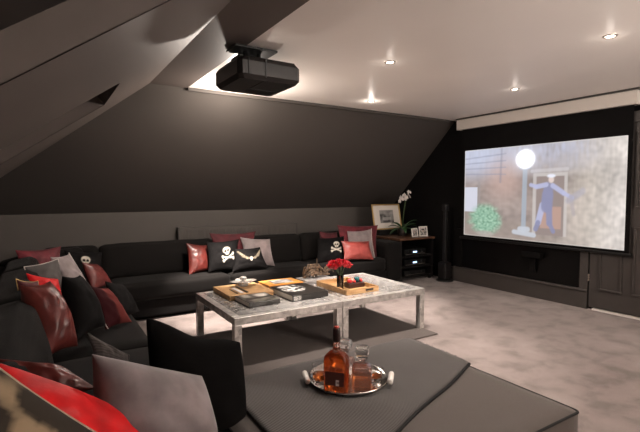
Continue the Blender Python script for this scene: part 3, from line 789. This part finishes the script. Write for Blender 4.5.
def sq_ring(bm, w, d, z, r, n=5):
    vs = []
    for cxx, cyy, a0 in ((w-r,d-r,0),(-w+r,d-r,90),(-w+r,-d+r,180),(w-r,-d+r,270)):
        for k in range(n):
            a = math.radians(a0+k*90/(n-1)); vs.append(bm.verts.new((cxx+r*math.cos(a), cyy+r*math.sin(a), z)))
    return vs
def sq_loft(spec, flip=False, cap=True):
    bm = bm_new(); rs = [sq_ring(bm, w, d, z, min(r, w*.999, d*.999)) for w, d, z, r in spec]
    for a, b in zip(rs, rs[1:]):
        n = len(a)
        for k in range(n): bm.faces.new((a[k], a[(k+1)%n], b[(k+1)%n], b[k]))
    if cap: bm.faces.new(rs[0]); bm.faces.new(rs[-1])
    return bm
b0 = TZ+.0045
bp = atz(339, 394, b0)
FACE = math.atan2(-(bp.y), -(bp.x))+PI/2+math.radians(-14)
bt = thing('whisky_bottle', 'tall amber spirit bottle with a dark stopper standing at the front of the silver tray', 'bottle', (bp.x, bp.y+.02, b0), FACE)
bm = sq_loft([(.050,.030,0,.012),(.054,.034,.004,.014),(.055,.035,.15,.015),(.052,.033,.168,.018),(.036,.026,.186,.022),(.018,.018,.198,.017),(.0135,.0135,.21,.013),(.0135,.0135,.245,.013)])
obj('glass', bm, 'glass', bt, smooth=True)
bm = sq_loft([(.048,.028,.012,.012),(.0505,.0305,.014,.013),(.0505,.0305,.15,.014),(.047,.029,.165,.016),(.030,.022,.182,.018)])
obj('liquor', bm, 'amberdk', bt, smooth=True)
bm = bm_new(); add_lathe(bm, [(0,.235),(.0165,.235),(.018,.24),(.018,.290),(.016,.297),(0,.298)], 20); cp = obj('stopper', bm, 'cork', bt, smooth=True)
bm = bm_new(); add_lathe(bm, [(0,.2985),(.0135,.2985),(.012,.304),(0,.305)], 18); obj('stopper_top', bm, 'capred', cp, smooth=True)
def lab(u, v):
    c = (.085,.016,.010)
    if .58 < u < .74 and .04 < v < .42: c = (.75,.70,.66)
    if .60 < u < .72 and .16 < v < .30: c = (.30,.25,.24)
    return c
bm = bm_new(); paint_grid(bm, 24, 24, lab, lambda u, v: V((-.044+u*.088, -.0357, .045+v*.062))); obj('paper_label', bm, 'print', bt, recalc=False)
# square decanter
dp = atz(364, 392, b0)
dc = thing('crystal_decanter', 'square crystal decanter half full of amber spirit at the right of the silver tray', 'decanter', (dp.x+.01, dp.y+.03, b0), FACE+math.radians(10), 'crystal decanters on the tray')
def decanter(dc, liq):
    bm = sq_loft([(.040,.040,0,.006),(.045,.045,.005,.008),(.046,.046,.098,.010),(.040,.040,.112,.012),(.018,.018,.122,.016),(.0155,.0155,.132,.015),(.024,.024,.140,.02)])
    obj('glass', bm, 'crystal', dc, smooth=False)
    bm = sq_loft([(.039,.039,.012,.006),(.040,.040,.014,.006),(.040,.040,liq,.006)]); obj('liquor', bm, 'amber', dc)
    bm = sq_loft([(.012,.012,.135,.008),(.016,.016,.146,.010),(.030,.030,.156,.006),(.033,.033,.168,.005),(.033,.033,.190,.005),(.026,.026,.200,.004)]); obj('stopper', bm, 'crystal', dc)
decanter(dc, .078)
dc2 = thing('crystal_decanter', 'clear crystal decanter hidden mostly behind the tall amber bottle', 'decanter', (dp.x-.01, dp.y+.145, b0), FACE+math.radians(-5), 'crystal decanters on the tray')
decanter(dc2, .03)
def tumbler(px, py, label, liq, ddx=0, ddy=0, tall=.085):
    q = atz(px, py, b0)
    t = thing('whisky_glass', label, 'glass', (q.x+ddx, q.y+ddy, b0), 0, 'cut glass tumblers on the tray')
    bm = bm_new(); add_lathe(bm, [(0,0),(.030,0),(.033,.004),(.039,tall),(.037,tall),(.031,.014),(0,.012)], 12); obj('glass', bm, 'glass', t)
    bm = bm_new(); add_lathe(bm, [(0,.0135),(.0305,.0150),(.0325,liq),(0,liq)], 24); obj('liquor', bm, 'amber', t, smooth=True)
tumbler(322, 383, 'cut glass tumbler of amber spirit at the left of the silver tray', .040, 0, .02)
tumbler(381, 381, 'small glass tumbler between the decanter and the right tray handle', .020, -.01, .03, .055)

# ---------------------------------------------------------------- AV cabinet corner
cb = thing('media_cabinet', 'black open-front media cabinet with a wooden top beside the sofa arm', 'cabinet', (4.83, 5.26, 0))
w, d, hh = .345, .36, .655
box('side_panel', -w, -w+.03, -d, d, .03, hh-.03, 'blackwood', cb); box('side_panel', w-.03, w, -d, d, .03, hh-.03, 'blackwood', cb)
box('back_panel', -w+.03, w-.03, d-.02, d, .03, hh-.03, 'blackwood', cb)
box('tabletop', -w-.02, w+.02, -d-.015, d+.02, hh-.03, hh, 'darkwood', cb, bev=.004)
for z in (.05, .20, .36): box('shelf', -w+.03, w-.03, -d+.01, d-.02, z, z+.02, 'blackwood', cb)
for sx in (-1, 1):
    for sy in (-1, 1): box('foot', sx*(w-.04)-.02, sx*(w-.04)+.02, sy*(d-.04)-.02, sy*(d-.04)+.02, 0, .05, 'metalblack', cb)
for z, hgt, lb, led in ((.38,.10,'black hi-fi unit with a blue display on the upper cabinet shelf',1),(.22,.10,'black hi-fi unit with a blue display on the middle cabinet shelf',1),(.07,.08,'black hi-fi unit on the lowest cabinet shelf',0)):
    t = thing('media_player', lb, 'media player', (4.83, 5.18, z), 0, 'hi-fi units in the cabinet')
    box('body', -.22, .22, -.24, .2, .008, hgt, 'metalblack', t, bev=.004)
    if led: box('display', -.05, .03, -.2425, -.2395, hgt*.42, hgt*.66, 'led', t)
    box('trim_strip', -.20, .20, -.242, -.2395, hgt*.2, hgt*.26, 'bezel', t)
    for sx in (-.12, .13):
        bm = bm_new(); add_tube(bm, [(sx,-.24,hgt*.55),(sx,-.256,hgt*.55)], .014, 14); obj('knob', bm, 'metalblack', t, smooth=True)
    for sx in (-.18, .18): box('foot', sx-.012, sx+.012, -.2, .16, 0, .009, 'metalblack', t)
# large picture leaning on the wall
CT = hh
pf = thing('picture_frame', 'gilt framed black and white picture with wide white mount leaning behind the sofa arm', 'picture', (4.80, 5.50, CT+.085), math.radians(0))
lean = math.radians(-12)
def leanpt(p): return Matrix.Rotation(lean, 4, 'X') @ V(p)
pw = .295; ph = .42
cxp = 0
bm = bm_new(); mt = Matrix.Rotation(lean, 4, 'X')
for a in ((-pw,pw,0,.022),(-pw,pw,ph-.022,ph),(-pw,-pw+.022,.022,ph-.022),(pw-.022,pw,.022,ph-.022)): add_box(bm, a[0], a[1], -.02, 0, a[2], a[3], .004, 2, mtx=mt)
obj('frame', bm, 'brass', pf)
def photo(u, v):
    c = (.66,.61,.55)
    if .23 < u < .77 and .24 < v < .78:
        n = noise.noise(V((u*8, v*6, 3))); c = mix((.05,.048,.045), (.24,.23,.22), sm(-.3,.3,n)); c = mix(c, (.40,.38,.36), (v > .62)*.4)
        if abs(u-.5) < .16 and abs(v-.42) < .06: c = mix(c, (.45,.43,.41), .6)
    return c
bm = bm_new(); paint_grid(bm, 40, 40, photo, lambda u, v: mt @ V((-pw+.02+u*(2*pw-.04), -.008, .02+v*(ph-.04)))); obj('mounted_photo', bm, 'print', pf, recalc=False)
bm = bm_new(); add_box(bm, -pw+.01, pw-.01, -.006, -.001, .01, ph-.01, 0, 1, mtx=mt); obj('backing', bm, 'blackwood', pf)
# position the picture from the photograph: left bottom (374,228)
q = aty(374, 228, 5.50); pf.location.x = q.x + pw
rb = box('storage_box', -.26, .26, -.05, .07, 0, .084, 'blackwood', loc=(pf.location.x+.04, 5.49, CT+.0005), bev=.004)
tag(rb, 'low black box on the cabinet under the gilt framed picture', 'box')
# small frames
def small_frame(px, py, wd, ht, label, rz):
    q = aty(px, py, 5.02)
    t = thing('photo_frame', label, 'photo frame', (q.x, 5.02, CT), rz, 'small photo frames on the cabinet')
    mt2 = Matrix.Rotation(math.radians(-10), 4, 'X'); b = .016
    bm = bm_new()
    for a in ((-wd,wd,0,b),(-wd,wd,ht-b,ht),(-wd,-wd+b,b,ht-b),(wd-b,wd,b,ht-b)): add_box(bm, a[0], a[1], -.012, 0, a[2], a[3], .002, 1, mtx=mt2)
    obj('frame', bm, 'white', t)
    sd_ = wd*10
    bm = bm_new(); paint_grid(bm, 20, 20, lambda u, v: mix(mix((.45,.42,.40), (.06,.055,.05), sm(-.1,.15,noise.noise(V((u*5+sd_, v*4, 4))))), (.5,.4,.35), disc(u,v,.5,.6,.16,.2,.4)*.6), lambda u, v: mt2 @ V((-wd+b+u*(2*wd-2*b), -.005, b+v*(ht-2*b)))); obj('photo', bm, 'print', t, recalc=False)
    bm = bm_new(); add_box(bm, -.02, .02, .0, .004, .0, ht*.7, mtx=Matrix.Rotation(math.radians(14), 4, 'X') @ Matrix.Translation((0,.035,0))); obj('stand', bm, 'blackwood', t)
small_frame(415, 234, .072, .135, 'small white photo frame on the left of the pair on the cabinet', math.radians(8))
small_frame(423.5, 234, .082, .155, 'slightly larger white photo frame on the right of the pair on the cabinet', math.radians(-6))
# orchid
q = aty(402, 233, 5.25)
oq = thing('potted_orchid', 'white orchid with drooping blooms in a dark pot on the media cabinet', 'orchid', (q.x, 5.25, CT))
bm = bm_new(); add_lathe(bm, [(0,0),(.055,0),(.062,.005),(.075,.115),(.072,.12),(.066,.105),(0,.10)], 24); obj('pot', bm, 'pot', oq, smooth=True)
def leaf_bm(bm, base, ang, L, wdt, up, droop):
    n = 8; rows = []
    for i in range(n+1):
        t = i/n; c = V(base)+V((math.cos(ang)*L*t, math.sin(ang)*L*t, up*L*t-droop*L*t*t)); wv = wdt*math.sin(PI*(t*.93+.05))**.7
        s = V((-math.sin(ang), math.cos(ang), 0))
        rows.append([bm.verts.new(c+s*wv+V((0,0,.01*wv/wdt))), bm.verts.new(c), bm.verts.new(c-s*wv+V((0,0,.01*wv/wdt)))])
    for a, b in zip(rows, rows[1:]):
        for k in range(2): bm.faces.new((a[k], a[k+1], b[k+1], b[k]))
for i, (ang, L, wd_, up, dr_) in enumerate(((3.3,.30,.034,.35,.55),(2.6,.22,.030,.8,.6),(-.2,.27,.032,.75,.6),(.5,.20,.03,.9,.6),(-1.2,.24,.032,.5,.7),(4.2,.25,.032,.6,.75),(3.0,.20,.03,1.2,.7),(-.6,.24,.03,1.3,.7),(5.6,.22,.028,1.0,.6),(1.6,.2,.03,1.0,.5))):
    bm = bm_new(); leaf_bm(bm, (0,0,.105), ang, L, wd_, up, dr_); o = obj('leaf', bm, 'leaf', oq, smooth=True, recalc=False)
    sdm = o.modifiers.new('t', 'SOLIDIFY'); sdm.thickness = .003
blooms = []
for k, (pts) in enumerate(([(0,0,.1),(.03,0,.38),(.04,-.02,.54),(.0,-.04,.64),(-.09,-.05,.62)], [(0.01,0,.1),(.05,.01,.38),(.07,-.01,.57),(.09,-.03,.68),(.02,-.05,.66)])):
    bm = bm_new(); add_tube(bm, pts, .004, 6); obj('flower_stem', bm, 'stem', oq, smooth=True)
def bloom(c, r, tilt, yaw):
    bm = bm_new(); R3 = Matrix.Rotation(yaw, 4, 'Z') @ Matrix.Rotation(tilt, 4, 'X')
    for k, (a, L, wd_) in enumerate(((90,1,.36),(210,1,.36),(330,1,.36),(10,1.05,.58),(170,1.05,.58))):
        a = math.radians(a); n = 5; rows = []
        for i in range(n+1):
            t = i/n; w_ = wd_*math.sin(PI*min(.97, t*.9+.06))**.8*r
            cc = V((math.cos(a), 0, math.sin(a)))*L*r*t; s = V((-math.sin(a), 0, math.cos(a)))
            bend = V((0, -.18*r*t*(1-t)-.06*r*(k > 2), 0))
            rows.append([bm.verts.new(V(c)+R3 @ (cc+s*w_*j+bend+V((0,.08*r*abs(j),0)))) for j in (-1,-.5,0,.5,1)])
        for A_, B_ in zip(rows, rows[1:]):
            for j in range(4): bm.faces.new((A_[j], A_[j+1], B_[j+1], B_[j]))
    o = obj('bloom', bm, 'orchid', oq, smooth=True, recalc=False)
for c, r in (((-.10,-.06,.50),.048),((-.055,-.075,.545),.042),((-.13,-.06,.455),.040),((.0,-.07,.52),.045),((.03,-.08,.57),.042),((.075,-.05,.60),.036),((.085,-.06,.53),.040),((-.03,-.06,.49),.036)):
    bloom((c[0]+.02, c[1], c[2]+.095), r*1.12, random.uniform(-.5,.3), random.uniform(-.5,.9))

# ---------------------------------------------------------------- tower speaker
q = atz(447.5, 279, 0)
ts = thing('tower_speaker', 'slim black floor-standing speaker on a round base in front of the black wall', 'speaker', (5.17, 4.66, 0))
bm = bm_new(); add_lathe(bm, [(0,0),(.128,0),(.13,.012),(.12,.022),(0,.024)], 32); obj('base_disc', bm, 'metalblack', ts, smooth=True)
bm = bm_new(); add_box(bm, -.075, .075, -.075, .075, .024, .285, .02, 3); obj('bass_unit', bm, 'blackwood', ts)
bm = bm_new(); add_box(bm, -.028, .028, -.028, .028, .285, 1.06, .012, 3); obj('column', bm, 'blackwood', ts)
bm = bm_new(); add_box(bm, -.042, .042, -.042, .042, 1.06, 1.17, .015, 3); obj('head', bm, 'blackwood', ts)

# ---------------------------------------------------------------- cushions
def skull_fn(cx, cy, s, base, rot=0., ink=(.50,.46,.39), bones=True):
    ca, sa = math.cos(rot), math.sin(rot)
    def f(u, v):
        x, y = (u-cx)/s, (v-cy)/s; x, y = ca*x+sa*y, -sa*x+ca*y
        n = noise.noise(V((u*12, v*12, 1)))*.12
        m = disc(x,y,0,.28,.42,.38,.10); m = max(m, disc(x,y,0,-.10,.22,.20,.12))
        m *= 1-disc(x,y,-.17,.20,.14,.14,.2); m *= 1-disc(x,y,.17,.20,.14,.14,.2); m *= 1-disc(x,y,0,.02,.05,.07,.3)
        for k in (-.1,0,.1): m *= 1-seg(x,y,k,-.26,k,-.12,.018,.5)
        if bones:
            b = max(seg(x,y,-.62,-.82,.62,-.38,.085), seg(x,y,-.62,-.38,.62,-.82,.085))
            for bx in (-.66,.66):
                for by in (-.36,-.84):
                    b = max(b, disc(x,y,bx,by+.06,.12,.12), disc(x,y,bx-.04*bx/abs(bx),by-.06,.12,.12))
            m = max(m, b)
        return mix(tuple(c*(1+n) for c in base), ink, m)
    return f
def wing_fn(base):
    def f(u, v):
        x, y = (u-.52)/1.05, (v-.60)/1.1; m = 0
        for s in (-1, 1):
            for k in range(5):
                m = max(m, seg(x*s, y, .04, -.10-.012*k, .13, -.13+.010*k, .016), seg(x*s, y, .12, -.13+.012*k, .40-.035*k, .22-.060*k, .030, .4))
        c = mix(base, (.27,.23,.17), m*(.75+.5*noise.noise(V((u*30,v*12,0)))))
        return mix(c, (.50,.46,.40), max(disc(u,v,.52,.47,.055,.075,.2), disc(u,v,.52,.385,.03,.04,.2)))
    return f
def pillow(label, base, az, lean, q, m, th=.13, fn=None, cat='cushion', grp=None, piping=None, fringe=None, name='cushion', res=30, conc=.09, seed=0, wr=.006, droop=0., pr_=.0045):
    a = math.radians(az); l = math.radians(lean)
    n = V((math.cos(a)*math.cos(l), math.sin(a)*math.cos(l), math.sin(l)))
    TLc, TRc, BRc, BLc = [hit(x, y, n, base) for x, y in q]
    zmin = .425
    c0 = (TLc+TRc+BRc+BLc)/4
    def bil(u, v): return (BLc*(1-u)+BRc*u)*(1-v) + (TLc*(1-u)+TRc*u)*v
    def surf(u, v, side):
        x, y = u*2-1, v*2-1
        xx = x*(1-conc*(1-y*y)); yy = y*(1-conc*(1-x*x))
        p = bil(xx/2+.5, yy/2+.5)
        h = th/2*(max(0, (1-x*x))**.52)*(max(0, (1-y*y))**.52)
        h *= 1+.10*noise.noise(V((u*3+seed, v*3, side*3)))
        k = min(1, 4*min(u, 1-u, v, 1-v)+.0)
        p = p + n*(side*h) + n*(wr*k*noise.noise(V((u*6+seed, v*6, side*5+seed))))*(1.5 if side > 0 else 1)
        p.z -= droop*math.exp(-((x)/.55)**2)*(v**2)
        p.z = max(p.z, .408)
        return p - c0
    bm = bm_new(); lay = bm.loops.layers.float_color.new('Col'); N = res
    front = {}; back = {}
    pt = lambda i: .5-.5*math.cos(PI*i/N) if N < 40 else .35*(.5-.5*math.cos(PI*i/N))+.65*i/N
    T = [pt(i) for i in range(N+1)]
    for j in range(N+1):
        for i in range(N+1):
            e_ = i in (0, N) or j in (0, N)
            f_ = bm.verts.new(surf(T[i], T[j], 1)); front[i,j] = f_
            back[i,j] = f_ if e_ else bm.verts.new(surf(T[i], T[j], -1))
    fc = fn or (lambda u, v: (.012,.010,.011))
    col = {(i,j): (*fc(T[i], T[j]), 1) for i in range(N+1) for j in range(N+1)}
    bk = (*fc(0.02, 0.02), 1)
    for j in range(N):
        for i in range(N):
            ids = ((i,j),(i+1,j),(i+1,j+1),(i,j+1))
            f_ = bm.faces.new([front[k] for k in ids]); 
            for lp, k in zip(f_.loops, ids): lp[lay] = col[k]
            f_ = bm.faces.new([back[k] for k in ids[::-1]])
            for lp in f_.loops: lp[lay] = bk
    edge = [surf(T[i],0,1) for i in range(N)] + [surf(1,T[j],1) for j in range(N)] + [surf(T[N-i],1,1) for i in range(N)] + [surf(0,T[N-j],1) for j in range(N)]
    o = obj(name, bm, 'softv' if fn else m, smooth=True, loc=c0, recalc=True)
    tag(o, label, cat, grp)
    if piping:
        b2 = bm_new(); add_tube(b2, edge+[edge[0]], pr_, 6, False); obj('piping', b2, piping, o, smooth=True)
    if fringe:
        b2 = bm_new(); sides = fringe[1]
        for k in range(0, len(edge)):
            s_ = (k*4)//len(edge)
            if s_ not in sides: continue
            p, p2 = edge[k], edge[(k+1)%len(edge)]
            mid_out = (p+p2)/2; outd = mid_out.normalized()
            for w_ in range(3):
                st = p.lerp(p2, w_/3); add_tube(b2, [st, st+outd*.010, st+outd*.020+V((0,0,-.006))], .0028, 4)
        obj('fringe', b2, fringe[0], o)
    return o
G1 = 'cushions on the back run of the sofa'; G2 = 'cushions heaped on the left run of the sofa'
blk = (.0040,.0034,.0036)
pillow('small red leather cushion at the left end of the back sofa group', (1.47,5.03,.42), -75, 24, [(186,243),(209,245),(212,270),(189,275)], 'redleather', grp=G1, seed=1)
pillow('deep maroon velvet cushion standing behind the skull and winged cushions', (1.85,5.10,.42), -90, 16, [(209,233),(256,231),(256,262),(214,266)], 'maroonv', grp=G1, seed=2, conc=.13, th=.11)
pillow('black cushion with a tilted white skull and crossed bones beside the red leather one', (1.75,4.96,.42), -95, 22, [(206,242),(239,239),(236,271),(208,273)], 'softv', fn=skull_fn(.62,.58,.30,blk,.30), grp=G1, seed=3, res=60)
pillow('pale grey velvet cushion behind the winged cushion', (2.2,5.0,.42), -90, 20, [(240,237),(270,239),(275,266),(246,268)], 'greyv', grp=G1, seed=4)
pillow('black cushion printed with a small winged skull', (2.0,4.86,.42), -90, 26, [(234,249),(260,247),(269,268),(232,272)], 'softv', fn=wing_fn(blk), grp=G1, seed=5, res=60, th=.12)
pillow('maroon cushion mostly hidden behind the upright skull cushion', (3.0,5.08,.42), -90, 18, [(319,231),(337,232),(340,262),(322,262)], 'maroonv', grp=G1, seed=6)
pillow('black cushion with an upright white skull and crossed bones beside the coral cushion', (3.0,4.95,.42), -90, 24, [(317,238),(344,236),(347,262),(316,264)], 'softv', fn=skull_fn(.62,.62,.27,blk,-.06), grp=G1, seed=7, res=60)
pillow('large maroon cushion at the right end of the sofa behind the grey one', (3.55,5.03,.42), -90, 18, [(337,225),(378,225),(377,258),(341,260)], 'crimsonv', grp=G1, seed=8, th=.14)
pillow('pale grey cushion with a fringed side in front of the large maroon cushion', (3.5,4.93,.42), -90, 22, [(347,231),(371,229),(375,260),(348,260)], 'greyv', grp=G1, seed=9, fringe=('fringe',(1,)), th=.10)
pillow('small glossy coral leather cushion at the right end of the sofa', (3.45,4.82,.42), -90, 26, [(341,241),(369,241),(374,260),(344,260)], 'coral', grp=G1, seed=10, th=.13)
# left run, far to near
pillow('maroon velvet cushion leaning in the corner of the sofa, farthest of the left heap', (.25,4.75,.42), -65, 18, [(15,250),(61,246),(63,284),(22,290)], 'crimsonv', grp=G2, seed=11, conc=.12)
pillow('black cushion with a small pale skull leaning behind the faded red one', (.5,4.95,.42), -75, 18, [(64,250),(102,252),(104,286),(68,288)], 'softv', fn=skull_fn(.48,.66,.30,blk,-.1,bones=False), grp=G2, seed=12, res=60)
pillow('faded red leather cushion below the small pale skull', (.45,4.6,.42), -35, 25, [(82,262),(97,264),(113,284),(92,292)], 'salmon', grp=G2, seed=13, th=.12)
pillow('light grey velvet cushion with pale fringe in the middle of the left heap', (.22,4.2,.42), -40, 22, [(50,257),(69,254),(90,287),(68,288)], 'greyv', grp=G2, seed=14, fringe=('fringe',(1,)), th=.10)
pillow('dark grey velvet cushion leaning between maroon and scarlet cushions', (.15,3.9,.42), -55, 20, [(24,267),(58,259),(66,290),(30,298)], 'greyd', grp=G2, seed=15, piping='fringe')
pillow('bright scarlet satin cushion squeezed upright above the red leather one', (.15,3.45,.42), -55, 25, [(26,273),(58,279),(66,308),(34,312)], 'satin', grp=G2, seed=16, th=.10)
pillow('dark maroon cushion with gold edging at the far left of the heap', (.10,3.1,.42), -55, 20, [(16,279),(38,281),(46,322),(22,332)], 'maroonv', grp=G2, seed=17, piping='brass', th=.09, pr_=.003)
pillow('black cushion with white trim along its right edge on the left sofa run', (.3,3.0,.42), -38, 25, [(62,276),(80,275),(106,326),(76,342)], 'blackp', grp=G2, seed=18, th=.18, fringe=('fringe',(1,)))
pillow('half maroon half faded red cushion nearest the corner of the seat', (.42,3.25,.42), -38, 25, [(88,285),(108,288),(132,322),(106,330)], 'softv', fn=lambda u, v: mix((.035,.004,.006), (.13,.024,.021), sm(.40,.50,u+.12*v-.05)), grp=G2, seed=19, th=.11)
pillow('plain black cushion at the right of the left heap', (.5,3.55,.42), -35, 25, [(105,281),(122,284),(140,313),(118,320)], 'blackp', grp=G2, seed=20, th=.12)
pillow('creased red leather cushion, largest of the left heap', (.14,2.75,.42), -42, 24, [(20,285),(50,281),(78,346),(42,362)], 'redleather', grp=G2, seed=21, th=.21, wr=.012)
pillow('dull red cushion lying flat on the seat behind the scarlet satin cushion', (.14,1.62,.60), -72, 58, [(-6,358),(62,366),(97,388),(36,408)], 'redleather', grp=G2, seed=22, th=.08)
pillow('grey striped cushion peeping out behind the large grey velvet cushion', (.24,1.80,.62), -72, 50, [(88,334),(129,356),(130,374),(97,366)], 'softv', fn=lambda u, v: mix((.10,.09,.088), (.22,.20,.195), (math.sin(v*60)>0)*.6+.2*(math.sin(u*40)>.6)), grp=G2, seed=23, th=.06, piping='greyd')
pillow('large black velvet cushion standing between the left sofa run and the ottoman', (.72,1.72,.44), -82, 14, [(146,317),(240,342),(246,436),(160,440)], 'blackv', grp='large cushions in the foreground', seed=24, th=.20, conc=-.03, droop=.035)
pillow('large grey mauve velvet cushion in front of the black velvet one', (.40,1.45,.42), -68, 22, [(92,354),(202,376),(222,470),(98,462)], 'greynear', grp='large cushions in the foreground', seed=25, th=.27, conc=.03, res=36)
pillow('scarlet satin cushion with creases in the lower left foreground', (.15,1.2,.42), -60, 38, [(-2,362),(160,428),(125,560),(-70,500)], 'satin', grp='large cushions in the foreground', seed=26, th=.17, conc=-.04, res=40, wr=.014)
pillow('mottled brown cushion with taupe piping, nearest at the lower left', (.05,.98,.42), -62, 30, [(-30,346),(108,440),(70,620),(-120,560)], 'softv', fn=lambda u, v: mix((.035,.028,.022), (.30,.22,.14), sm(-.12,.25,noise.noise(V((u*5,v*5,2)))+.25*noise.noise(V((u*16,v*16,4))))*(disc(u,v,.45,.62,.47,.36,.2))), grp='large cushions in the foreground', seed=27, th=.12, conc=.05, res=40, piping='taupe')

# ---------------------------------------------------------------- world & colour
w_ = bpy.data.worlds.new('world'); bpy.context.scene.world = w_; w_.use_nodes = True
w_.node_tree.nodes['Background'].inputs[0].default_value = (.5,.45,.42,1); w_.node_tree.nodes['Background'].inputs[1].default_value = .02
vs_ = bpy.context.scene.view_settings
vs_.view_transform = 'Standard'; vs_.look = 'None'; vs_.exposure = .28; vs_.gamma = 1; vs_.use_curve_mapping = False
